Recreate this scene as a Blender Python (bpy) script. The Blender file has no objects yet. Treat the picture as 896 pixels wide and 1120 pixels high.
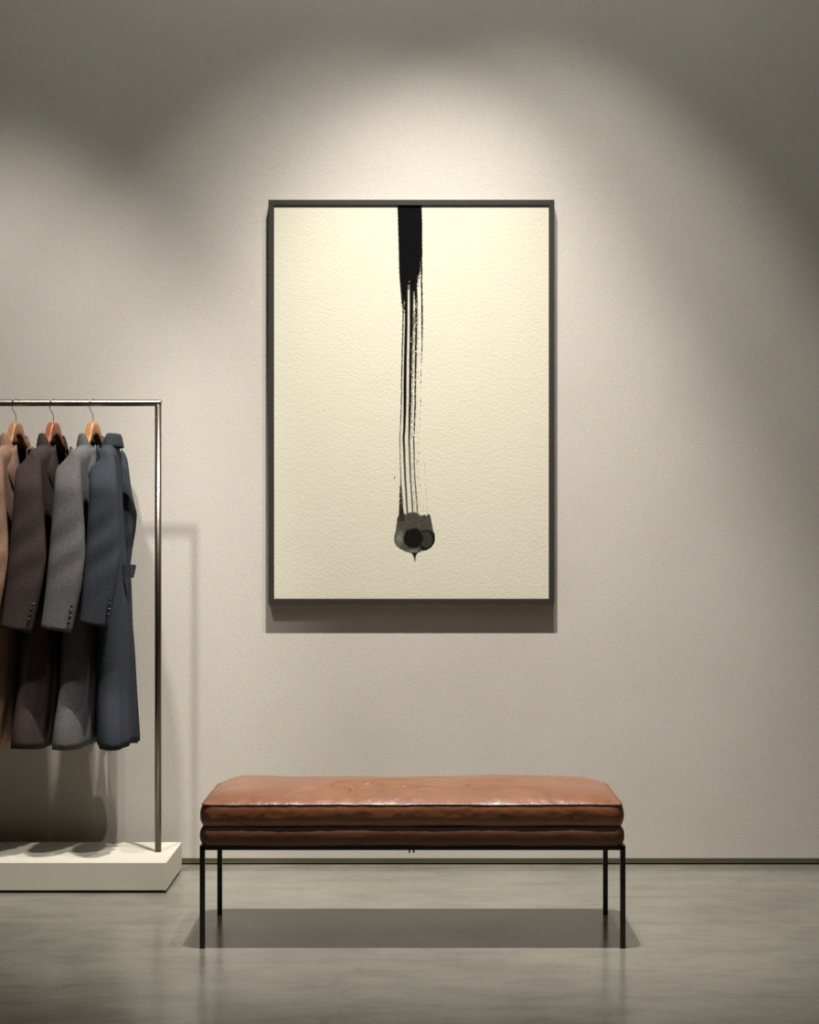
import bpy, bmesh, math, random
from mathutils import Vector, Matrix, noise
random.seed(7)
SC = bpy.context.scene
COL = SC.collection

# ------------------------------------------------------------------ camera
F = 1900.0; CH = 1.25; VX = 451.0; VY = 589.0      # focal length (px), eye height, vanishing point
cam = bpy.data.objects.new('camera', bpy.data.cameras.new('camera'))
COL.objects.link(cam)
cam.location = (0, 0, CH); cam.rotation_euler = (math.radians(90), 0, 0)
cam.data.sensor_fit = 'VERTICAL'; cam.data.sensor_height = 36; cam.data.sensor_width = 28.8
cam.data.lens = F * 36 / 1120
cam.data.shift_x = -(VX - 448) / 1120; cam.data.shift_y = (VY - 560) / 1120
SC.camera = cam

# ------------------------------------------------------------------ world and lights
w = bpy.data.worlds.new('world'); SC.world = w; w.use_nodes = True
w.node_tree.nodes['Background'].inputs[0].default_value = (1.0, 0.93, 0.82, 1)
w.node_tree.nodes['Background'].inputs[1].default_value = 0.05

def spot(name, loc, aim, power, half, blend, radius, color):
    l = bpy.data.lights.new(name, 'SPOT'); l.energy = power; l.color = color
    l.spot_size = math.radians(half * 2); l.spot_blend = blend; l.shadow_soft_size = radius
    o = bpy.data.objects.new(name, l); COL.objects.link(o); o.location = loc
    o.rotation_euler = (Vector(aim) - Vector(loc)).to_track_quat('-Z', 'Y').to_euler()
    return o
WALL = 6.653
WARM = (1.0, 0.95, 0.89)
spot('ceiling_spotlight', (0.50, 5.00, 5.2), (0.35, 6.32, 0.0), 325, 26, 0.48, 0.022, WARM)      # broad wash, pair
spot('ceiling_spotlight', (-0.14, 5.00, 5.2), (-0.26, 6.30, 0.0), 245, 26, 0.48, 0.022, WARM)
spot('ceiling_spotlight', (0.0, 5.00, 5.2), (0.02, 6.42, 0.0), 1050, 23.5, 1.0, 0.022, WARM)       # accent on picture and bench
spot('ceiling_spotlight', (0.06, 5.00, 5.2), (0.06, 7.2, 3.2), 104, 52, 0.5, 0.05, (0.98, 1.0, 0.93))     # added lamp standing in for washer spill, lifts the upper wall corners
spot('ceiling_spotlight', (-1.62, 3.95, 5.2), (-1.62, 6.65, 1.22), 560, 15.5, 0.7, 0.10, WARM)
al = bpy.data.lights.new('ambient_fill_light', 'AREA'); al.shape = 'RECTANGLE'; al.size = 6.0; al.size_y = 3.0; al.energy = 24; al.color = (0.96, 0.98, 1.0)  # added unseen fill lamp that raises the ambient level
ao = bpy.data.objects.new('ambient_fill_light', al); COL.objects.link(ao); ao.location = (0, 2.2, 5.5)
SC.view_settings.view_transform = 'Standard'
SC.view_settings.look = 'None'
SC.view_settings.exposure = 0.0
SC.view_settings.gamma = 1.0
SC.view_settings.use_curve_mapping = False

# ------------------------------------------------------------------ helpers
def P(px, py, d):
    """world point at distance d seen at photo pixel"""
    return Vector(((px - VX) * d / F, d, CH + (VY - py) * d / F))
def X(px, d): return (px - VX) * d / F
def Z(py, d): return CH + (VY - py) * d / F

def link(name, me, mat=None, parent=None, smooth=False):
    me.name = name
    o = bpy.data.objects.new(name, me); COL.objects.link(o)
    if mat: me.materials.append(mat)
    if smooth:
        for p in me.polygons: p.use_smooth = True
    if parent:
        o.parent = parent
        me.transform(Matrix.Translation(-Vector(parent.location)))
    return o
def from_bm(name, bm, mat=None, parent=None, smooth=False):
    me = bpy.data.meshes.new(name); bm.normal_update(); bm.to_mesh(me); bm.free()
    return link(name, me, mat, parent, smooth)
def empty(name, loc):
    o = bpy.data.objects.new(name, None); COL.objects.link(o); o.location = loc
    o.empty_display_size = 0.1
    return o
def tag(o, label=None, cat=None, group=None, kind=None):
    if label: o['label'] = label
    if cat: o['category'] = cat
    if group: o['group'] = group
    if kind: o['kind'] = kind
    return o
def box(bm, x0, x1, y0, y1, z0, z1, bev=0.0, seg=2):
    t = bmesh.new()
    bmesh.ops.create_cube(t, size=1.0)
    for v in t.verts:
        v.co = Vector(((x0 + x1) / 2 + v.co.x * (x1 - x0), (y0 + y1) / 2 + v.co.y * (y1 - y0), (z0 + z1) / 2 + v.co.z * (z1 - z0)))
    if bev > 0:
        bmesh.ops.bevel(t, geom=t.edges[:], offset=bev, segments=seg, affect='EDGES', profile=0.5)
    merge(bm, t)
def merge(bm, t):
    me = bpy.data.meshes.new('tmp'); t.to_mesh(me); t.free(); bm.from_mesh(me); bpy.data.meshes.remove(me)
def tube(bm, pts, r, n=12, cap=True):
    """round tube along points; r number or list"""
    pts = [Vector(p) for p in pts]
    rings = []
    up = None
    for i, p in enumerate(pts):
        d = (pts[min(i + 1, len(pts) - 1)] - pts[max(i - 1, 0)]).normalized()
        if up is None:
            up = d.orthogonal().normalized()
        up = (up - d * up.dot(d)).normalized()
        s = d.cross(up)
        rr = r[i] if isinstance(r, (list, tuple)) else r
        rings.append([bm.verts.new(p + (up * math.cos(a) + s * math.sin(a)) * rr) for a in [2 * math.pi * k / n for k in range(n)]])
    for a, b in zip(rings, rings[1:]):
        for k in range(n):
            bm.faces.new((a[k], a[(k + 1) % n], b[(k + 1) % n], b[k]))
    if cap:
        bm.faces.new(rings[0][::-1]); bm.faces.new(rings[-1])
    return rings
def loft(bm, rings, closed=True, cap=False):
    vr = [[bm.verts.new(p) for p in r] for r in rings]
    n = len(vr[0])
    for a, b in zip(vr, vr[1:]):
        for k in range(n if closed else n - 1):
            bm.faces.new((a[k], a[(k + 1) % n], b[(k + 1) % n], b[k]))
    if cap:
        bm.faces.new(vr[0][::-1]); bm.faces.new(vr[-1])
    return vr
def interp(tab, y):
    if y <= tab[0][0]: return tab[0][1]
    for (a, va), (b, vb) in zip(tab, tab[1:]):
        if y <= b:
            t = (y - a) / (b - a); return va + (vb - va) * t
    return tab[-1][1]
def smooth(a, b, x):
    t = max(0.0, min(1.0, (x - a) / (b - a))); return t * t * (3 - 2 * t)
def solidify(o, th, off=-1):
    m = o.modifiers.new('thickness', 'SOLIDIFY'); m.thickness = th; m.offset = off
    return m

# ------------------------------------------------------------------ materials
def srgb(r, g, b):
    f = lambda c: (c / 255 / 12.92) if c / 255 <= 0.04045 else ((c / 255 + 0.055) / 1.055) ** 2.4
    return (f(r), f(g), f(b), 1)
class M:
    def __init__(s, name, rough=0.6, metallic=0.0, spec=0.5):
        s.m = bpy.data.materials.new(name); s.m.use_nodes = True
        s.nt = s.m.node_tree; s.b = s.nt.nodes['Principled BSDF']
        s.b.inputs['Roughness'].default_value = rough
        s.b.inputs['Metallic'].default_value = metallic
        s.b.inputs['Specular IOR Level'].default_value = spec
        s.tc = s.nt.nodes.new('ShaderNodeTexCoord')
    def n(s, t, **k):
        o = s.nt.nodes.new(t)
        for a, v in k.items(): setattr(o, a, v)
        return o
    def l(s, a, b): s.nt.links.new(a, b)
    def noise(s, scale, detail=2, rough=0.5, sc=None, col=False):
        t = s.n('ShaderNodeTexNoise'); t.inputs['Scale'].default_value = scale
        t.inputs['Detail'].default_value = detail; t.inputs['Roughness'].default_value = rough
        if sc:
            mp = s.n('ShaderNodeMapping'); mp.inputs['Scale'].default_value = sc
            s.l(s.tc.outputs['Object'], mp.inputs[0]); s.l(mp.outputs[0], t.inputs['Vector'])
        else: s.l(s.tc.outputs['Object'], t.inputs['Vector'])
        return t.outputs['Color'] if col else t.outputs['Fac']
    def ramp(s, fac, stops):
        r = s.n('ShaderNodeValToRGB'); el = r.color_ramp.elements
        while len(el) < len(stops): el.new(0.5)
        for e, (p, c) in zip(el, stops):
            e.position = p; e.color = c if len(c) == 4 else (*c, 1)
        s.l(fac, r.inputs[0]); return r.outputs[0]
    def mix(s, a, b, fac, mode='MIX'):
        x = s.n('ShaderNodeMix', data_type='RGBA', blend_type=mode)
        for sock, v in ((x.inputs[0], fac), (x.inputs[6], a), (x.inputs[7], b)):
            if hasattr(v, 'is_linked'): s.l(v, sock)
            else: sock.default_value = v
        return x.outputs[2]
    def base(s, c):
        if hasattr(c, 'is_linked'): s.l(c, s.b.inputs['Base Color'])
        else: s.b.inputs['Base Color'].default_value = c
    def bump(s, h, strength=0.3, dist=0.01, prev=None):
        b = s.n('ShaderNodeBump'); b.inputs['Strength'].default_value = strength; b.inputs['Distance'].default_value = dist
        s.l(h, b.inputs['Height'])
        if prev: s.l(prev, b.inputs['Normal'])
        s.l(b.outputs[0], s.b.inputs['Normal']); return b.outputs[0]
    def grain(s, c, scale, amt):
        """fine coloured speckle of the surface itself"""
        g = s.noise(scale, 2, 0.7, col=True)
        m_ = s.n('ShaderNodeVectorMath', operation='MULTIPLY_ADD')
        s.l(g, m_.inputs[0]); m_.inputs[1].default_value = (amt * 2,) * 3; m_.inputs[2].default_value = (1 - amt,) * 3
        return s.mix(c, m_.outputs[0], 1.0, 'MULTIPLY')

mw = M('grey_plaster', 0.85, spec=0.2)
c = mw.ramp(mw.noise(1.2, 4, 0.55), [(0.35, srgb(201, 194, 184)), (0.65, srgb(208, 202, 192))])
mw.base(mw.grain(c, 270, 0.6))
mw.bump(mw.noise(170, 3), 0.25, 0.003)

mc = M('ceiling_paint', 0.9); mc.base(srgb(120, 118, 112))

mf = M('polished_concrete', 0.3, spec=0.55)
c = mf.ramp(mf.noise(1.1, 6, 0.6), [(0.3, srgb(116, 113, 103)), (0.5, srgb(131, 128, 117)), (0.72, srgb(145, 142, 129))])
c2 = mf.ramp(mf.noise(7, 8, 0.7, sc=(0.6, 1.4, 1)), [(0.35, (0.72, 0.72, 0.71)), (0.55, (1, 1, 1))])
c = mf.mix(c, c2, 0.85, 'MULTIPLY')
# hairline cracks
vor = mf.n('ShaderNodeTexVoronoi', feature='DISTANCE_TO_EDGE'); vor.inputs['Scale'].default_value = 0.55
wv = mf.n('ShaderNodeVectorMath', operation='MULTIPLY_ADD')
mf.l(mf.noise(5, 5, 0.7, col=True), wv.inputs[0]); wv.inputs[1].default_value = (0.5,) * 3; mf.l(mf.tc.outputs['Object'], wv.inputs[2])
mf.l(wv.outputs[0], vor.inputs['Vector'])
cr = mf.ramp(vor.outputs['Distance'], [(0.0, (0.72, 0.7, 0.66)), (0.0035, (1, 1, 1))])
c = mf.mix(c, cr, 0.75, 'MULTIPLY')
mf.base(mf.grain(c, 210, 0.5))
rr = mf.ramp(mf.noise(2.5, 6, 0.6), [(0.3, (0.13,) * 3), (0.7, (0.27,) * 3)])
mf.l(rr, mf.b.inputs['Roughness'])
mf.bump(mf.noise(14, 5, 0.6), 0.02, 0.01)

mbb = M('baseboard_metal', 0.5, 0.0); mbb.base(mbb.grain(srgb(150, 148, 125), 260, 0.2))
mgap = M('dark_gap', 0.9); mgap.base((0.01, 0.01, 0.01, 1))

mpl = M('plinth_paint', 0.75, spec=0.25)
mpl.base(mpl.grain(srgb(198, 193, 178), 260, 0.22))

mfr = M('black_frame_metal', 0.45, 0.0, 0.5); mfr.base(mfr.grain(srgb(52, 49, 46), 300, 0.25))

mpap = M('painted_paper', 0.9, spec=0.04)
at = mpap.n('ShaderNodeAttribute', attribute_name='ink')
pcol = mpap.mix(srgb(216, 212, 193), srgb(212, 207, 187), mpap.noise(9, 4))
mpap.base(mpap.mix(pcol, (0.004, 0.004, 0.0045, 1), at.outputs['Fac']))
mpap.bump(mpap.noise(110, 3, 0.55), 0.28, 0.004)

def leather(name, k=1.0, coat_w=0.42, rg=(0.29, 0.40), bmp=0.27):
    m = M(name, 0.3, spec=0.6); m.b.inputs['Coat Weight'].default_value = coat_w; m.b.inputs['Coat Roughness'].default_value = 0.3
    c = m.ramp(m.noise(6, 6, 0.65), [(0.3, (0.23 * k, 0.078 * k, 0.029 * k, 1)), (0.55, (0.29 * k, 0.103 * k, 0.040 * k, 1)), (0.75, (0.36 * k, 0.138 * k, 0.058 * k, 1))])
    m.base(m.grain(c, 300, 0.18))
    m.l(m.ramp(m.noise(9, 5, 0.6), [(0.3, (rg[0],) * 3), (0.7, (rg[1],) * 3)]), m.b.inputs['Roughness'])
    v = m.n('ShaderNodeTexVoronoi'); v.inputs['Scale'].default_value = 240; m.l(m.tc.outputs['Object'], v.inputs['Vector'])
    b1 = m.bump(v.outputs['Distance'], 0.12, 0.002)
    m.bump(m.noise(26, 4, 0.5), bmp, 0.012, b1)
    return m.m
ml = leather('tan_leather', 0.84)
ml2 = leather('tan_leather_shaded', 0.48, 0.0, (0.5, 0.6), 0.1)  # same tan leather darkened, shade below the seat put into its colour

mblk = M('black_steel', 0.4, 0.0); mblk.base((0.008, 0.008, 0.009, 1))
mst = M('bronze_steel', 0.30, 1.0)
mst.base(mst.mix((0.40, 0.35, 0.29, 1), (0.32, 0.28, 0.235, 1), mst.noise(30, 3, sc=(1, 1, 8))))
mpo = M('bronze_post_steel', 0.34, 1.0); mpo.base((0.17, 0.145, 0.12, 1))
mhk = M('hook_steel', 0.25, 1.0); mhk.base((0.45, 0.43, 0.40, 1))
def wood(name, a, b):
    m = M(name, 0.38, spec=0.5)
    wv = m.n('ShaderNodeTexWave'); wv.inputs['Scale'].default_value = 18; wv.inputs['Distortion'].default_value = 6; wv.inputs['Detail'].default_value = 3
    m.l(m.tc.outputs['Object'], wv.inputs['Vector'])
    m.base(m.grain(m.mix(a, b, wv.outputs['Fac']), 300, 0.15)); return m.m
w1 = wood('beech_wood', srgb(176, 128, 86), srgb(160, 112, 72))
w2 = wood('cherry_wood', srgb(160, 92, 58), srgb(140, 76, 46))
w3 = wood('pale_beech_wood', srgb(180, 128, 82), srgb(164, 112, 68))
def wool(name, c, dark, amt=0.5):
    m = M(name, 0.95, spec=0.1)
    k = m.mix(c, dark, m.ramp(m.noise(340, 3, 0.8), [(0.4, (0, 0, 0)), (0.62, (1, 1, 1))]))
    k = m.mix(k, m.ramp(m.noise(5, 3), [(0.3, (0.86,) * 3), (0.7, (1.06,) * 3)]), 1.0, 'MULTIPLY')
    m.base(m.grain(k, 230, amt))
    m.b.inputs['Sheen Weight'].default_value = 0.0
    m.bump(m.noise(420, 2), 0.4, 0.002)
    return m.m
wool_tan = wool('tan_wool', srgb(164, 132, 112), srgb(126, 98, 82), 0.5)
wool_brown = wool('brown_wool', srgb(76, 65, 62), srgb(50, 42, 42), 0.6)
wool_grey = wool('grey_wool', srgb(110, 108, 107), srgb(76, 75, 76), 0.6)
wool_navy = wool('navy_wool', srgb(66, 69, 76), srgb(44, 48, 55), 0.6)
lin = M('coat_lining', 0.6); lin.base((0.010, 0.010, 0.012, 1))
mbt = M('horn_button', 0.2, spec=0.7); mbt.base((0.02, 0.016, 0.013, 1))

# ------------------------------------------------------------------ the room
def plane(name, pts, mat):
    bm = bmesh.new(); bm.faces.new([bm.verts.new(p) for p in pts])
    return tag(from_bm(name, bm, mat), kind='structure')
W0, W1, Y0, HC = -5.0, 5.0, -3.0, 5.6
def slab(name, mat, *a):
    bm = bmesh.new(); box(bm, *a); return tag(from_bm(name, bm, mat), kind='structure')
slab('floor', mf.m, W0 - .1, W1 + .1, Y0, WALL + 0.12, -0.1, 0.0)
slab('wall_back', mw.m, W0 - .1, W1 + .1, WALL, WALL + 0.12, 0.026, HC)
slab('ceiling', mc.m, W0 - .1, W1 + .1, Y0, WALL + 0.12, HC, HC + 0.1)
slab('wall_left', mw.m, W0 - .1, W0, Y0, WALL, 0.0, HC)
slab('wall_right', mw.m, W1, W1 + .1, Y0, WALL, 0.0, HC)
slab('wall_front', mw.m, W0 - .1, W1 + .1, Y0 - .1, Y0, 0.0, HC)
slab('baseboard_back', mbb.m, W0, W1, WALL + 0.008, WALL + 0.030, 0.006, 0.026)
slab('trim_1', mgap.m, W0, W1, WALL + 0.010, WALL + 0.030, 0.0, 0.006)

# ------------------------------------------------------------------ plinth
PX1 = -0.867; PX0 = -3.05; PY0 = F / 310.4; PY1 = F / 290.7; PZ = 0.108
pl = empty('display_plinth', ((PX0 + PX1) / 2, (PY0 + PY1) / 2, 0))
tag(pl, 'low off-white rectangular plinth on the concrete floor under the clothes rail', 'plinth')
bm = bmesh.new(); box(bm, PX0, PX1, PY0, PY1, 0.010, PZ, 0.0015, 1); from_bm('platform', bm, mpl.m, pl)
bm = bmesh.new(); box(bm, PX0 + .012, PX1 - .012, PY0 + .008, PY1 - .012, 0.0, 0.010); from_bm('recessed_base', bm, mgap.m, pl)

# ------------------------------------------------------------------ clothes rail
RY = 6.333; RX = X(173, RY); RT = Z(437, RY); RH = 0.0125; RXL = RX - 1.95
rk = empty('clothes_rack', ((RX + RXL) / 2, RY, PZ))
tag(rk, 'bronze square-tube clothes rail standing on the off-white plinth', 'clothes rack')
bm = bmesh.new(); tube(bm, [(RXL - RH, RY, RT - RH), (RXL, RY, RT - RH), (RX, RY, RT - RH), (RX + RH * 0.6, RY, RT - RH), (RX + RH, RY, RT - RH)], [RH, RH, RH, RH, RH * 0.8], 32)
from_bm('rail', bm, mst.m, rk, True)
for x in (RX, RXL):
    bm = bmesh.new(); tube(bm, [(x, RY, PZ), (x, RY, RT - RH)], RH * 0.96, 32)
    from_bm('post', bm, mpo.m, rk, True)

# ------------------------------------------------------------------ hangers
HZ = Z(462, RY)       # top of the wooden yoke
def rot(v, a): return Vector((v[0] * math.cos(a) - v[1] * math.sin(a), v[0] * math.sin(a) + v[1] * math.cos(a), v[2]))
YAW = math.radians(15)
# local frame of a garment: s = along shoulders (negative = near the camera), n = towards the coat's front
def frame(cx, cy, yaw, flip=1):
    sv = Vector((math.sin(yaw), math.cos(yaw), 0)); nv = Vector((math.cos(yaw), -math.sin(yaw), 0)) * flip
    return lambda s, n, z: Vector((cx, cy, 0)) + sv * s + nv * n + Vector((0, 0, z))
def hanger(px, mat, label, yaw=YAW + 0.03):
    cx = X(px, RY)
    root = empty('coat_hanger', (cx, RY, HZ - 0.06)); tag(root, label, 'hanger', 'wooden hangers on the rail')
    L = frame(cx, RY, yaw)
    bm = bmesh.new()
    rings = []
    N = 41
    for i in range(N):
        s = -0.165 + 0.33 * i / (N - 1); a = abs(s)
        top = HZ - 0.085 * smooth(0.022, 0.20, a) - 0.75 * max(0, a - 0.022) * (1 - smooth(0.02, 0.07, a)) * 0.6
        top = HZ - (0.0 if a < 0.018 else 0.0) - 0.057 * smooth(0.016, 0.055, a) - 0.62 * max(0, a - 0.035)
        bot_c = HZ - 0.058
        bot = bot_c - 0.012 * smooth(0.02, 0.05, a) + 0.012 * (1 - smooth(0.0, 0.035, a)) - 0.66 * max(0, a - 0.028)
        th = 0.014 - 0.002 * smooth(0.05, 0.2, a)
        nb = 0.0
        ring = []
        for k in range(12):
            an = 2 * math.pi * (k + 0.5) / 12
            cx_, sz_ = math.cos(an), math.sin(an)
            q = lambda v: math.copysign(abs(v) ** 0.45, v)
            ring.append(L(s, nb + th * q(cx_), (top + bot) / 2 + (top - bot) / 2 * q(sz_)))
        rings.append(ring)
    loft(bm, rings, cap=True)
    bmesh.ops.recalc_face_normals(bm, faces=bm.faces)
    o = from_bm('hanger_body', bm, mat, root, True)
    # hook: over the rail and down with a little kink
    bm = bmesh.new(); r = 0.0015
    top = RT + 0.004; rr_ = RH + 0.0045
    pts = []
    for k in range(0, 9):
        a = math.pi * (1 - k / 8) + math.pi
        pass
    fx = -0.012
    pts = [(0.004, 0.022, RT - 0.02), (0.003, RH + 0.004, RT - 0.008), (0.002, RH + 0.001, RT + 0.001), (0.001, 0.006, RT + 0.0022),
           (-0.001, -0.006, RT + 0.0022), (-0.004, -RH - 0.001, RT + 0.001), (-0.010, -RH - 0.0035, RT - 0.006), (-0.011, -RH - 0.004, RT - 0.026),
           (-0.008, -RH, RT - 0.040), (-0.002, -0.004, RT - 0.052), (0.0, 0, RT - 0.062), (0, 0, HZ - 0.008)]
    pts = [Vector((cx + p[0], RY + p[1], p[2])) for p in pts]
    tube(bm, pts, r, 8); from_bm('hook', bm, mhk.m, root, True)
    return root
hanger(17.5, w1, 'wooden hanger holding the tan coat, leftmost on the rail')
hanger(58.5, w2, 'reddish wooden hanger holding the dark brown coat')
hanger(102, w3, 'wooden hanger between the grey coat and the navy coat')

# ------------------------------------------------------------------ coats
HEM = 0.508
def coat(kind_name, label, px, wool_m, yaw=YAW, flip=1, sl=None, seed=0, hem_l=None, hem_r=None, squash=0.0, belt=False, btn=None, far_sleeve=False, hw=0.061, hem=HEM, hshift=0.027):
    cx = X(px, RY)
    root = empty('wool_overcoat', (cx, RY, hem)); tag(root, label, 'coat', 'overcoats hanging on the rail')
    L = frame(cx, RY, yaw, flip)
    rs = random.Random(seed)
    SH = 0.190                    # half shoulder width
    neck = 0.078
    def ztop(s):
        a = abs(s)
        return 1.602 - 0.46 * max(0, a - 0.06) - 0.35 * max(0, a - 0.185) - 0.022 * (1 - smooth(0.050, 0.088, a))
    NT, NR = 64, 60
    vf = -1 if flip == 1 else 1
    def shell(s, u, t, front):
        """u -1..1 across shoulders, t 0 hem..1 top, front +1/-1 -> point"""
        a_w = SH + 0.030 * (1 - t) ** 1.2 - 0.042 * smooth(0.02, 0.22, t) * (1 - smooth(0.55, 0.92, t))
        S = u * a_w
        prof = (1 - abs(u) ** 3.2) ** (1 / 2.2) if abs(u) < 1 else 0
        half = hw * (1 - 0.42 * smooth(0.25, 0.85, t)) + 0.004 * (1 - t) ** 1.5
        tn = min(1.0, max(0.0, (t - 0.962) / 0.038))
        nk = 0.030 * (1 - smooth(neck - 0.012, neck + 0.02, abs(S)))
        h = max(half * prof * math.sqrt(1 - tn ** 2), nk * smooth(0.9, 0.97, t))
        if flip == 1 and S > 0: h *= 1 + 0.3 * smooth(0, 0.12, S) * (1 - t)
        h = max(h, 0.005 * prof) if t < 0.9999 else (nk if nk > 0.002 else 0.0)
        fold = 0.010 * (1 - t) ** 1.3 * (math.sin(9 * u * 2.2 + 1.3 * seed) + 0.6 * math.sin(23 * u + seed)) * smooth(1.0, 0.8, abs(u))
        n = front * h + fold * (0.6 if front > 0 else 1.0)
        if squash and S > 0:
            n = n * (1 - 0.45 * smooth(0, 0.15, S)) - squash * smooth(0.0, 0.2, S)
        n += -hshift * (1 - t) ** 1.2
        z = hem + t * (ztop(S) - hem)
        z += 0.006 * (1 - t) ** 3 * math.sin(5 * u + seed)
        return L(S, n, z)
    # open shell: back and front are one wrapped sheet, with the V cut out of the front
    bm = bmesh.new()
    cols = []
    for k in range(NR):
        th = 2 * math.pi * k / NR
        cu = math.cos(th); su = math.sin(th)
        u = math.copysign(abs(cu) ** 0.75, cu)
        cols.append((u, 1 if su >= 0 else -1, abs(su)))
    grid = []
    for i in range(NT + 1):
        t = i / NT
        t = 1 - (1 - t) ** 1.6
        row = [bm.verts.new(shell(None, u, t, f)) for (u, f, q) in cols]
        grid.append(row)
    for i in range(NT):
        for k in range(NR):
            k2 = (k + 1) % NR
            u = (cols[k][0] + cols[k2][0]) / 2; t = 1 - (1 - (i + 0.5) / NT) ** 1.6
            S = u * SH; f = cols[k][1]
            if f > 0 and cols[k2][1] > 0 or (f > 0 and k2 < NR / 2):
                z = hem + t * (ztop(S) - hem)
                vw = 0.066 * (z - 1.36) / (1.62 - 1.36)
                if z > 1.36 and abs(S) < vw: continue
            bm.faces.new((grid[i][k], grid[i][k2], grid[i + 1][k2], grid[i + 1][k]))
    bmesh.ops.remove_doubles(bm, verts=bm.verts, dist=0.0004)
    bm.normal_update()
    ax0 = L(0, 0, 0); ax1 = L(1, 0, 0) - ax0
    tot = 0
    for f in bm.faces:
        c_ = f.calc_center_median(); rel = c_ - ax0; rel -= ax1 * rel.dot(ax1); rel.z = 0
        tot += f.normal.dot(rel)
    if tot < 0: bmesh.ops.reverse_faces(bm, faces=bm.faces)
    body = from_bm('coat_body', bm, wool_m, root, True)
    body.data.materials.append(lin.m)
    m = solidify(body, 0.004, -1); m.material_offset = 1; m.material_offset_rim = 0
    # collar : stand and fall around the neck, from front left over the back to front right
    bm = bmesh.new(); rings = []
    NC = 27
    for i in range(NC):
        a = math.radians(-47 + 274 * i / (NC - 1))         # around the back
        ss = math.cos(a); nn = -math.sin(a)
        fr = smooth(0.05, 0.65, nn)                         # towards the front the collar drops
        S, Nn = 0.074 * ss, 0.030 * nn
        up = 0.030 * (1 - fr) + 0.012 * fr
        out = Vector((ss, nn * 1.0)).normalized()
        base = 1.600 - 0.030 * fr
        fall = 0.050 + 0.012 * fr
        prof = [(0.000, 0), (0.001, up * 0.6), (0.004, up * 0.95), (0.007, up), (0.011, up * 0.75), (0.015, up - fall * 0.55), (0.019 , up - fall)]
        rings.append([L(S + out.x * o, Nn + out.y * o, base + h) for (o, h) in prof])
    loft(bm, rings, closed=False)
    bmesh.ops.recalc_face_normals(bm, faces=bm.faces)
    cl = from_bm('collar', bm, wool_m, root, True); solidify(cl, 0.004, 0); 
    md = cl.modifiers.new('s', 'SUBSURF'); md.levels = md.render_levels = 1
    # lapels
    for sg in (-1, 1):
        bm = bmesh.new(); rings = []
        for i in range(13):
            q = i / 12
            z = 1.588 - (1.588 - 1.335) * q
            inner = sg * (0.060 * (1 - q) + 0.001)
            wdt = (0.026 + 0.046 * smooth(0, 0.35, q)) * (1 - smooth(0.3, 1.0, q) * 0.85)
            f0 = hw * 0.58 * (0.85 + 0.15 * smooth(0, 0.4, q)) + 0.004
            row = []
            for j in range(6):
                e = j / 5
                S = inner + sg * wdt * e
                row.append(L(S, f0 + 0.009 * math.sin(math.pi * min(1, e * 1.2)) + 0.002 - 0.012 * e, z - 0.016 * e * (1 - q) ))
            rings.append(row)
        loft(bm, rings, closed=False)
        bmesh.ops.recalc_face_normals(bm, faces=bm.faces)
        lp = from_bm('lapel', bm, wool_m, root, True); solidify(lp, 0.005, 0)
    # sleeves follow the measured hang of the near arm
    def sleeve(tab, d, thick, name='sleeve'):
        bm = bmesh.new(); rings = []
        ys = [tab[0][0] + (tab[-1][0] - tab[0][0]) * i / 44 for i in range(45)]
        for i, y in enumerate(ys):
            xl = interp([(a, b) for a, b, c_ in tab], y); xr = interp([(a, c_) for a, b, c_ in tab], y)
            q = i / 44
            dd = d + 0.050 * (1 - smooth(0, 0.22, q)) - 0.010 * smooth(0.2, 1, q)
            c0 = X((xl + xr) / 2, dd); h = (xr - xl) / 2 * dd / F
            cap = smooth(-0.05, 0.14, q)
            h *= 0.30 + 0.70 * math.sqrt(min(1, q / 0.05))
            th = thick * (0.45 + 0.55 * cap) * (1 - 0.12 * q)
            zz = Z(y, dd)
            ring = []
            for k in range(20):
                an = 2 * math.pi * k / 20
                q1 = lambda v: math.copysign(abs(v) ** 0.8, v)
                wr = 0.0045 * math.sin(31 * q + 3 * math.cos(an) + seed) * math.exp(-((q - 0.52) / 0.22) ** 2) * (1 if math.sin(an) < 0 else 0.2)
                tilt = 0.010 * math.cos(an) * smooth(0.8, 1.0, q) + 0.02 * math.cos(an) * (1 - smooth(0, 0.2, q)) * -1.0
                ring.append(Vector((c0 + h * q1(math.cos(an)), dd + (th + wr) * q1(math.sin(an)), zz - tilt)))
            rings.append(ring)
        vr = loft(bm, rings)
        bm.faces.new(vr[0][::-1])
        bmesh.ops.recalc_face_normals(bm, faces=bm.faces)
        o = from_bm(name, bm, wool_m, root, True)
        o.data.materials.append(lin.m)
        m = solidify(o, 0.003, -1); m.material_offset = 1; m.material_offset_rim = 0
        return o
    so = sleeve([(y, a + px, b + px) for y, a, b in sl], 6.118, 0.034)
    if btn:
        for (bx, by) in btn:
            bm = bmesh.new()
            bmesh.ops.create_uvsphere(bm, u_segments=14, v_segments=8, radius=0.0060)
            for v in bm.verts: v.co.y *= 0.45
            dep = 6.108 - 0.034 * 0.88 - 0.0005
            bmesh.ops.translate(bm, verts=bm.verts, vec=P(bx, by, dep))
            b_ = from_bm('cuff_button', bm, mbt.m, so, True)
            b_.parent = so; 
            b_.data.transform(Matrix.Translation(-Vector(root.location)))
    if flip == -1:
        bm = bmesh.new(); tube(bm, [shell(None, -0.30, 0.01 + 0.965 * i / 40, -1) for i in range(41)], 0.0016, 6)
        from_bm('back_seam', bm, wool_m, root, True)
    return root, L, sleeve, hw

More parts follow.
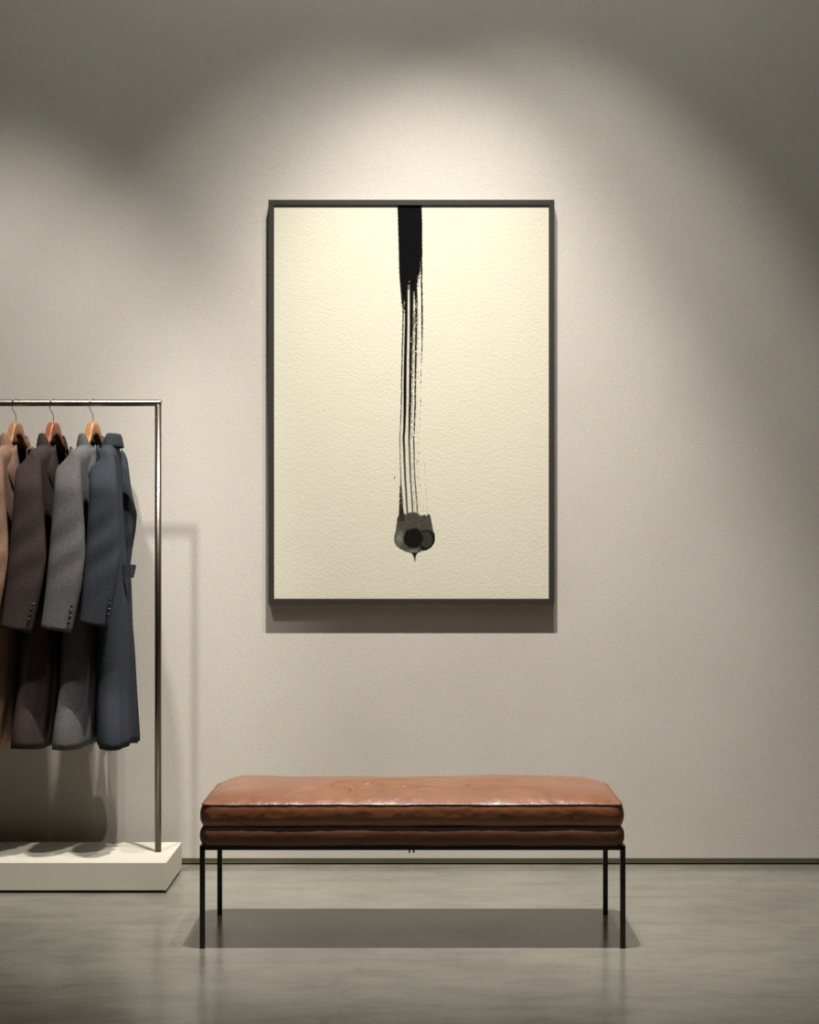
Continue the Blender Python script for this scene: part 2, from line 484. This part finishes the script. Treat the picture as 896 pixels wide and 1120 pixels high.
SL = [(496.5, -33, -18), (504, -39, -14), (512, -41, -13), (540, -43, -12), (580, -46, -9), (608, -48.5, -7.5), (640, -51.5, -12), (670, -55, -19), (689, -57.5, -24)]
bt = lambda a: [(a + 5 - k * 1.2, 662 + k * 5.4) for k in range(4)]
coat('c', 'tan wool overcoat cut by the left edge, leftmost on the rail', 17.5, wool_tan, sl=SL, seed=1, btn=None, hshift=0.052, hw=0.052, squash=0.045)
coat('c', 'dark brown wool overcoat between the tan coat and the grey coat', 58.5, wool_brown, sl=SL, seed=2, squash=0.02, btn=[(36, 661.5), (34.4, 667), (33, 672.5), (31.5, 678)])
coat('c', 'mid grey wool overcoat with lapels, between the dark brown and navy coats', 102, wool_grey, sl=SL, seed=3, squash=0.05, btn=[(78.5, 663), (77.8, 669), (76.6, 675), (75.2, 681)])
NSL = [(496.5, -14, 0), (504, -20, 4), (512, -22, 6), (540, -23, 9), (580, -25, 11), (608, -27, 12), (640, -29.5, 8), (668, -32, 1), (684, -33.5, -2)]
NPX = 120.5
root, L, sleeve, hw = coat('c', 'navy wool overcoat with half belt, rightmost on the rail and turned backwards', NPX, wool_navy, yaw=math.radians(-4), flip=-1, sl=NSL, seed=4, hw=0.058, hshift=0.026,
     btn=[(120.6, 656), (120.2, 661.5), (119.4, 667), (118.4, 672.6)])
sleeve([(497, 126, 137), (510, 124, 140), (540, 124, 144.5), (562, 125, 150), (580, 124, 148.5), (600, 122, 145), (620, 120, 142.5), (640, 120, 144), (678, 120, 145.3)], 6.50, 0.030)
for k, (wm, nm) in enumerate(((wool_grey, 'grey'), (wool_brown, 'dark brown'), (wool_tan, 'tan'))):
    px = 17.5 - 42 * (k + 1)
    hanger(px, (w3, w2, w1)[k], 'wooden hanger holding the %s coat beyond the left edge of the view' % nm)
    coat('c', '%s wool overcoat on the rail beyond the left edge of the view' % nm, px, wm, sl=SL, seed=6 + k)
# half belt: a strap held off the back
bm = bmesh.new(); rings = []
pts = [(131, 6.262), (137, 6.258), (143, 6.262), (147, 6.275), (148.2, 6.30), (147, 6.36), (144, 6.42)]
for i, (px, d) in enumerate(pts):
    zt, zb = Z(617.5 + (1.5 if i > 3 else 0), 6.27), Z(632, 6.27)
    nrm = Vector((0, -0.003, 0))
    x = X(px, d)
    dirv = Vector((X(pts[min(i + 1, 6)][0], pts[min(i + 1, 6)][1]) - X(pts[max(i - 1, 0)][0], pts[max(i - 1, 0)][1]), pts[min(i + 1, 6)][1] - pts[max(i - 1, 0)][1], 0)).normalized()
    nn = Vector((dirv.y, -dirv.x, 0)) * 0.003
    xb = x - 0.010 * smooth(2, 4, i)
    rings.append([Vector((x, d, zt)) + nn, Vector((x, d, zt)) - nn, Vector((xb, d, zb)) - nn, Vector((xb, d, zb)) + nn])
loft(bm, rings, cap=True); bmesh.ops.recalc_face_normals(bm, faces=bm.faces)
from_bm('half_belt', bm, wool_navy, root)

# ------------------------------------------------------------------ framed picture
FT = 0.040; FD = WALL - FT - 0.004
fx0, fx1, fz0, fz1 = X(293.6, FD), X(606.6, FD), Z(660.8, FD), Z(218.3, FD)
FWD = 0.0215
pic = empty('framed_picture', ((fx0 + fx1) / 2, WALL - 0.004, fz0))
tag(pic, 'large black-framed cream picture with one vertical black ink brush stroke, hung on the wall', 'picture')
def ringframe():
    bm = bmesh.new()
    # profile of the moulding swept round four mitred corners: (inset from outside, y)
    prof = [(0.0, FD + FT), (0.0, FD + 0.0015), (0.0015, FD), (FWD - 0.0015, FD), (FWD, FD + 0.0015), (FWD, FD + 0.0055), (0.006, FD + 0.010), (0.006, FD + FT)]
    rings = []
    for cx_, cz_, sx, sz in ((fx0, fz0, 1, 1), (fx1, fz0, -1, 1), (fx1, fz1, -1, -1), (fx0, fz1, 1, -1)):
        rings.append([bm.verts.new((cx_ + sx * i, y, cz_ + sz * i)) for i, y in prof])
    for a in range(4):
        A, B = rings[a], rings[(a + 1) % 4]
        for k in range(len(prof)):
            k2 = (k + 1) % len(prof)
            bm.faces.new((A[k], A[k2], B[k2], B[k]))
    bmesh.ops.recalc_face_normals(bm, faces=bm.faces)
    return bm
from_bm('frame', ringframe(), mfr.m, pic)
bm = bmesh.new(); box(bm, fx0 + .007, fx1 - .007, FD + 0.012, FD + FT, fz0 + .007, fz1 - .007)
from_bm('backing_board', bm, mgap.m, pic)

# brush stroke, as ink coverage over the sheet ------------------------------
def hsh(a, b=0, c_=0): return noise.noise(Vector((a, b, c_)))
def n01(x, y, s): return 0.5 + 0.5 * noise.noise(Vector((x, y, s)))
BR = [  # bristle tracks : x at given y, width, strength
    dict(x=[(300, 441), (340, 441.2), (412, 439.5), (450, 438.9), (480, 437.4), (520, 438.3), (550, 440.3), (565, 441)], w=[(340, 0.9), (412, 0.75), (480, 0.55), (560, 0.9)], d=0.85, dry=0.30),
    dict(x=[(300, 444.5), (345, 444.5), (412, 443.2), (450, 443), (480, 441.7), (520, 443.2), (550, 444.9), (565, 445.6)], w=[(340, 1.7), (430, 1.9), (470, 1.5), (520, 1.3), (565, 1.0)], d=1.0, dry=0.12),
    dict(x=[(300, 450.2), (345, 450.2), (412, 449.0), (450, 448.4), (480, 447.6), (520, 448.8), (550, 451), (565, 451.6)], w=[(340, 2.2), (412, 1.6), (450, 1.5), (480, 1.1), (565, 0.9)], d=0.95, dry=0.20),
    dict(x=[(300, 455.4), (345, 455.4), (412, 454.5), (450, 454), (480, 452.6), (520, 453.6), (550, 456), (565, 457)], w=[(340, 1.6), (412, 1.1), (480, 0.9), (565, 0.8)], d=0.9, dry=0.30),
    dict(x=[(300, 461.2), (345, 461.8), (370, 461.8), (412, 460.4), (450, 460), (480, 458.4), (520, 457.5), (550, 462.8), (565, 463)], w=[(300, 1.5), (350, 1.1), (412, 0.6), (480, 0.45), (565, 0.4)], d=0.75, dry=0.52),
    dict(x=[(340, 452.7), (412, 451.7), (480, 450), (520, 451.3), (565, 454)], w=[(340, 1.3), (412, 0.8), (480, 0.5), (565, 0.4)], d=0.6, dry=0.45),
    dict(x=[(340, 458.2), (412, 457.2), (480, 455.6), (520, 456), (565, 460)], w=[(340, 0.7), (412, 0.4), (480, 0.4), (565, 0.5)], d=0.4, dry=0.5),
    dict(x=[(340, 447.2), (412, 446.4), (480, 444.6), (520, 446), (565, 448)], w=[(340, 0.3), (565, 0.4)], d=0.25, dry=0.5),
    dict(x=[(500, 464), (565, 468)], w=[(500, 0.0), (540, 0.4), (565, 0.5)], d=0.35, dry=0.4),
]
def ink(x, y):
    v = 0.0
    # solid head of the stroke
    lx = interp([(225, 434.8), (260, 435.8), (300, 436.8), (320, 438.4), (345, 440.2)], y) + 0.5 * hsh(y * 0.5, 1.0) + 0.3 * hsh(y * 1.7, 4.0)
    rx = interp([(225, 461.3), (245, 462.0), (270, 461.9), (271, 460.5), (300, 459.8), (312, 458), (345, 457)], y) + 0.4 * hsh(y * 0.6, 2.0) + 0.4 * hsh(y * 2.1, 7.0)
    if y < 352:
        ins = smooth(lx - 0.4, lx + 0.4, x) * (1 - smooth(rx - 0.4, rx + 0.4, x))
        # where the brush runs dry, depending on the track
        dry = 0
        st = interp([(436, 340), (441, 338), (442.4, 336), (444, 350), (446, 318), (448, 314), (449.3, 335), (451, 330), (453, 324), (455, 330), (456.8, 312), (458.5, 304), (462, 306)], x)
        st += 9 * hsh(x * 0.9, y * 0.12, 3.0) + 16 * hsh(x * 1.5, y * 0.8, 5.0) + 8 * hsh(x * 2.2, y * 2.2, 6.0)
        v = ins * (1 - smooth(st - 2, st + 2, y)) * 0.985
    # right-hand dry edge track
    if 268 < y < 400:
        c0 = 461.2 + 0.3 * hsh(y * 0.1, 9) + 0.6 * smooth(300, 350, y)
        e = math.exp(-((x - c0) / 0.95) ** 2)
        g = n01(x * 1.1, y * 0.45, 11)
        v = max(v, 0.95 * smooth(0.35, 0.48, e * (0.45 + g) * (1.0 if y < 345 else 1.0 - smooth(345, 400, y) * 0.7)))
    if 312 < y < 566:
        for i, b in enumerate(BR):
            if y < b['x'][0][0]: continue
            c0 = interp(b['x'], y) + 0.25 * hsh(y * 0.08, i * 3.3)
            wd = interp(b['w'], y)
            if wd <= 0: continue
            e = 1 - smooth(wd * 0.55, wd * 1.15 + 0.12, abs(x - c0))
            g = n01(x * 1.3 + i * 7, y * 0.35, 20 + i)
            g2 = n01(x * 0.8, y * 0.06, 40 + i)
            k = smooth(b['dry'] + 0.02, b['dry'] + 0.16, g * 0.75 + g2 * 0.3)
            fade = 1.0 - 0.35 * smooth(440, 520, y)
            v = max(v, e * b['d'] * k * fade * (1 if i > 0 else 0.9))
    # left wedge running into the pool
    if 524 < y < 570:
        wd = interp([(524, 0.3), (540, 1.4), (555, 2.6), (568, 4)], y)
        c0 = interp([(524, 438), (545, 438.3), (568, 439.5)], y)
        g = n01(x * 1.4, y * 0.25, 61)
        v = max(v, (1 - smooth(wd * 0.7, wd, abs(x - c0))) * 0.8 * smooth(0.32, 0.48, g + 0.15 * smooth(540, 560, y)))
    # the ink pool
    if y > 556:
        jag = 1.8 * hsh(x * 0.55, 71) + 1.2 * hsh(x * 1.6, 72)
        topy = interp([(434, 566), (438, 562), (444, 562), (448, 560.5), (453, 560), (457, 561), (459, 563.4), (468, 563.5), (470, 562), (471.5, 566), (474, 572)], x) + jag
        L_ = interp([(556, 435.6), (570, 434.2), (580, 433), (586, 431.4), (592, 431.2), (597, 433.5), (600, 437), (603, 443), (605, 449), (606.4, 453)], y) + 0.35 * hsh(y * 0.6, 73)
        R_ = interp([(556, 470), (566, 471.3), (579, 473.6), (584, 475.6), (590, 476), (595, 474.6), (599, 471.6), (602, 466.5), (603, 461), (604, 459.2), (605, 457), (606.4, 454.5)], y) + 0.3 * hsh(y * 0.7, 74)
        inside = smooth(L_ - 0.4, L_ + 0.4, x) * (1 - smooth(R_ - 0.4, R_ + 0.4, x)) * smooth(topy - 0.7, topy + 0.9, y) * (1 - smooth(605.7, 606.6, y))
        if inside > 0:
            tex = hsh(x * 0.35, y * 0.35, 80) * 0.10 + hsh(x * 1.1, y * 1.1, 81) * 0.07
            a = 0.66 + tex * 0.8
            a -= 0.22 * math.exp(-(((x - 437) / 5) ** 2 + ((y - 589) / 8) ** 2))
            a -= 0.22 * math.exp(-(((x - 452) / 6) ** 2 + ((y - 603.5) / 2.5) ** 2))
            # dark core
            rc = math.hypot((x - 452.2) / 12.2, (y - 588.6) / 12.4) + 0.07 * hsh(x * 0.3, y * 0.3, 82) + 0.05 * hsh(x, y, 83)
            core = 1 - smooth(0.80, 1.12, rc)
            a = max(a, core * (0.90 + 0.05 * hsh(x * 0.5, y * 0.5, 84)))
            # right lobe with a dark rim
            rl = math.hypot((x - 466.4) / 9.6, (y - 590.6) / 12.2) + 0.03 * hsh(x * 0.5, y * 0.5, 85)
            lobe = 1 - smooth(0.97, 1.04, rl)
            rim = smooth(0.55, 0.95, rl)
            sidek = smooth(-0.6, 0.5, ((x - 466.4) / 9.6 + (y - 590.6) / 12.2) * 0.7)
            a = max(a, lobe * (0.74 + (0.06 + 0.16 * sidek) * rim + 0.05 * hsh(x * 0.4, y * 0.4, 86)))
            br = math.exp(-(((x - 461) / 4) ** 2 + ((y - 590) / 8) ** 2))
            a = max(a, 0.90 * br)
            # edge rim all round
            v = max(v, inside * max(0, min(0.985, a)))
    if 604 < y < 616:
        c0 = 453.4 + 0.06 * (y - 605)
        wd = interp([(604, 4.0), (607, 2.0), (610, 1.1), (613, 1.0), (615, 0.2)], y)
        v = max(v, (1 - smooth(wd - 0.45, wd + 0.35, abs(x - c0))) * interp([(604, 0.85), (608, 0.9), (611, 0.55), (615, 0.3)], y))
    # small fleck beside the stroke
    v = max(v, 0.8 * (1 - smooth(0.5, 1.1, math.hypot((x - 431.6) / 0.7, (y - 522.6) / 1.6))))
    return 1 - (1 - min(1.0, v)) ** 2.2
PD = FD + 0.0060
xs = [fx0 + .006]; zs = []
dx = 0.5
nx = int((478 - 430) / dx) + 1
pxs = [430 + dx * i for i in range(nx)]
ny = int((618 - 222) / 0.5) + 1
pys = [618 - 0.5 * i for i in range(ny)]
# ink positions are taken on the sheet plane
gx = [None] + pxs + [None]; gy = [None] + pys + [None]
verts = []; cols_ = []
for j, py in enumerate(gy):
    z = (fz0 + .012) if j == 0 else (fz1 - .006) if j == len(gy) - 1 else Z(py, PD)
    for i, px in enumerate(gx):
        x = (fx0 + .006) if i == 0 else (fx1 - .006) if i == len(gx) - 1 else X(px, PD)
        verts.append((x, PD, z)); cols_.append(0.0 if px is None or (py is None and j == 0) else ink(px, 224 if py is None else py))
faces = []
nxx = len(gx)
for j in range(len(gy) - 1):
    for i in range(nxx - 1):
        faces.append((j * nxx + i, j * nxx + i + 1, (j + 1) * nxx + i + 1, (j + 1) * nxx + i))
me = bpy.data.meshes.new('paper'); me.from_pydata(verts, [], faces)
at_ = me.attributes.new('ink', 'FLOAT', 'POINT'); at_.data.foreach_set('value', cols_)
link('paper', me, mpap.m, pic)

# ------------------------------------------------------------------ bench
BF, BB = F / 358.4, F / 328.8
bx0, bx1 = X(221.5, BF), X(681.3, BF)
bn = empty('leather_bench', (0, (BF + BB) / 2, 0))
tag(bn, 'tan leather upholstered bench on thin black steel legs, below the picture', 'bench')
LW = 0.0078
for x in (bx0, bx1):
    for y in (BF, BB):
        bm = bmesh.new(); box(bm, x - LW, x + LW, y - LW, y + LW, 0.0, 0.300, 0.001, 1); from_bm('leg', bm, mblk.m, bn)
bm = bmesh.new()
for y in (BF, BB): box(bm, bx0 - LW, bx1 + LW, y - LW, y + LW, 0.300, 0.3135, 0.001, 1)
for x in (bx0, bx1): box(bm, x - LW, x + LW, BF - LW, BB + LW, 0.300, 0.3135, 0.001, 1)
for k in range(1, 4):
    x = bx0 + (bx1 - bx0) * k / 4; box(bm, x - LW, x + LW, BF, BB, 0.302, 0.3125)
from_bm('bench_frame', bm, mblk.m, bn)
for px in (448, 452.6):
    bm = bmesh.new(); bmesh.ops.create_cone(bm, cap_ends=True, segments=12, radius1=0.0022, radius2=0.0036, depth=0.012)
    bmesh.ops.translate(bm, verts=bm.verts, vec=(X(px, BF), BF, 0.2965)); from_bm('frame_bolt', bm, mblk.m, bn, True)

CX0, CX1 = X(217.5, BF - 0.012), X(684.2, BF - 0.012); CY0, CY1 = BF - 0.018, BB + 0.018
def cushion(name, z0, z1, crown, rad, amp, mat, wr=True, seam=True):
    """pillow: rounded rectangle rings lofted from bottom to top edge, then the crowned top"""
    bm = bmesh.new()
    W = (CX1 - CX0) / 2; D = (CY1 - CY0) / 2; cx = (CX0 + CX1) / 2; cy = (CY0 + CY1) / 2
    NX, NY = 220, 80
    r = 0.055 if wr else 0.02
    def perim():
        out = []
        for i in range(NX): out.append((-1 + 2 * i / NX, -1))
        for i in range(NY): out.append((1, -1 + 2 * i / NY))
        for i in range(NX): out.append((1 - 2 * i / NX, 1))
        for i in range(NY): out.append((-1, 1 - 2 * i / NY))
        return out
    pr = perim()
    def pos(u, v, k):     # k = inset scale
        x = u * (W - k); y = v * (D - k)
        # round the plan corners
        r = (0.075 if v > 0 else 0.028) if wr else 0.02
        ax, ay = abs(x) - (W - k - r), abs(y) - (D - k - r)
        if ax > 0 and ay > 0:
            q = math.hypot(ax, ay)
            if q > r: ax *= r / q; ay *= r / q
            x = math.copysign(W - k - r + ax, x); y = math.copysign(D - k - r + ay, y)
        return x, y
    def edge_wave(x, y):
        return 0.0022 * hsh(x * 7, y * 7, seedv) + 0.0010 * hsh(x * 25, y * 25, seedv + 3)
    seedv = 3.1 if wr else 9.7
    h = z1 - z0; prev = None
    sects = 14
    for s in range(sects + 1):
        q = s / sects
        z = z0 + h * q
        bul = rad * (1 - abs(2 * q - 1) ** 2.6)
        row = []
        for (u, v) in pr:
            x, y = pos(u, v, rad)
            nx_, ny_ = (0, math.copysign(1, v)) if abs(v) == 1 else (math.copysign(1, u), 0)
            l = math.hypot(x, y * 2.5)
            b2 = bul + amp * 0.5 * hsh(x * 9 + 3, z * 30, seedv + y) * (1 - abs(2 * q - 1)) + amp * .25 * hsh(x * 34, z * 60, seedv)
            x2, y2 = x + nx_ * b2, y + ny_ * b2
            row.append(bm.verts.new((cx + x2, cy + y2, z + edge_wave(x, y))))
        if prev:
            n = len(row)
            for k in range(n): bm.faces.new((prev[k], prev[(k + 1) % n], row[(k + 1) % n], row[k]))
        else: bm.faces.new(row[::-1])
        prev = row
    # top: grid inside the perimeter
    top = {}
    n = len(prev); idx = {}
    for k, (u, v) in enumerate(pr):
        i = round((u + 1) / 2 * NX); j = round((v + 1) / 2 * NY); idx[(i, j)] = prev[k]
    def height(x, y):
        du = 1 - abs(x) / (W - rad); dv = 1 - abs(y) / (D - rad)
        f = (1 - (1 - min(1, max(0, du) * W / 0.12)) ** 2.2) * (1 - (1 - min(1, max(0, dv) * D / 0.13)) ** 2.3)
        z = crown * f
        if wr:
            # soft waves, deeper folds around the buttonless middle-left, puckers along the welt
            z += f * (0.004 * hsh(x * 3.1, y * 5, 1.5) + 0.0042 * hsh(x * 8, y * 12, 2.5))
            z -= 0.006 * f * math.exp(-((x + 0.19) / 0.022) ** 2) * (0.5 + 0.5 * hsh(y * 9, 2)) * smooth(0.2, -0.1, y)
            for (x0, y0, ang, ln, dp) in ((-0.17, -0.10, 0.9, 0.07, 0.006), (-0.13, -0.06, 2.2, 0.09, 0.005), (-0.22, -0.13, 2.4, 0.06, 0.006), (-0.10, 0.02, 0.5, 0.10, 0.004),
                                           (0.17, -0.10, 1.5, 0.05, 0.005), (-0.30, -0.12, 0.4, 0.07, 0.0045), (-0.05, -0.13, 0.3, 0.09, 0.004), (0.30, -0.14, 2.8, 0.08, 0.003),
                                           (-0.19, -0.16, 1.3, 0.05, 0.005), (-0.24, -0.02, 1.0, 0.06, 0.003), (0.05, -0.16, 0.2, 0.06, 0.003)):
                a_ = (x - x0) * math.cos(ang) + (y - y0) * math.sin(ang); b_ = -(x - x0) * math.sin(ang) + (y - y0) * math.cos(ang)
                if abs(a_) < ln * 2 and abs(b_) < 0.05:
                    b_ += 0.25 * a_ * a_ / ln
                    g = math.exp(-(a_ / ln) ** 2)
                    z += dp * g * (math.exp(-((b_ - 0.006) / 0.006) ** 2) - math.exp(-((b_ + 0.006) / 0.006) ** 2))
            e = math.exp(-((y + D) / 0.05) ** 2)
            z += 0.006 * e * f * hsh(x * 26, 5.5) + 0.006 * e * f * hsh(x * 9, 6.5)
        return z
    for i in range(NX + 1):
        for j in range(NY + 1):
            if (i, j) in idx: continue
            u = -1 + 2 * i / NX; v = -1 + 2 * j / NY
            x, y = pos(u, v, rad)
            idx[(i, j)] = bm.verts.new((cx + x, cy + y, z1 + edge_wave(x, y) * 0.5 + height(x, y)))
    for i in range(NX):
        for j in range(NY):
            bm.faces.new((idx[(i, j)], idx[(i + 1, j)], idx[(i + 1, j + 1)], idx[(i, j + 1)]))
    bmesh.ops.remove_doubles(bm, verts=bm.verts, dist=0.00002)
    o = from_bm(name, bm, mat, bn, True)
    if seam:
        for zz, ks in ((z1, 0.0),):
            bm = bmesh.new(); pts = []
            step = [pr[k] for k in range(0, len(pr), 2)]
            pts = []
            for (u, v) in step:
                x, y = pos(u, v, rad - 0.002)
                pts.append(Vector((cx + x, cy + y, zz + 0.0005 + edge_wave(x, y))))
            pts.append(pts[0].copy())
            tube(bm, pts, 0.0026, 8, cap=False)
            s_ = from_bm('piping', bm, mat, bn, True)
            s_.parent = o; s_.data.transform(Matrix.Translation(Vector((0, 0, 0))))
    return o
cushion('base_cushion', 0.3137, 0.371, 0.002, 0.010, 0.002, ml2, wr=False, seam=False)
cushion('seat_cushion', 0.3735, 0.4385, 0.036, 0.009, 0.004, ml)
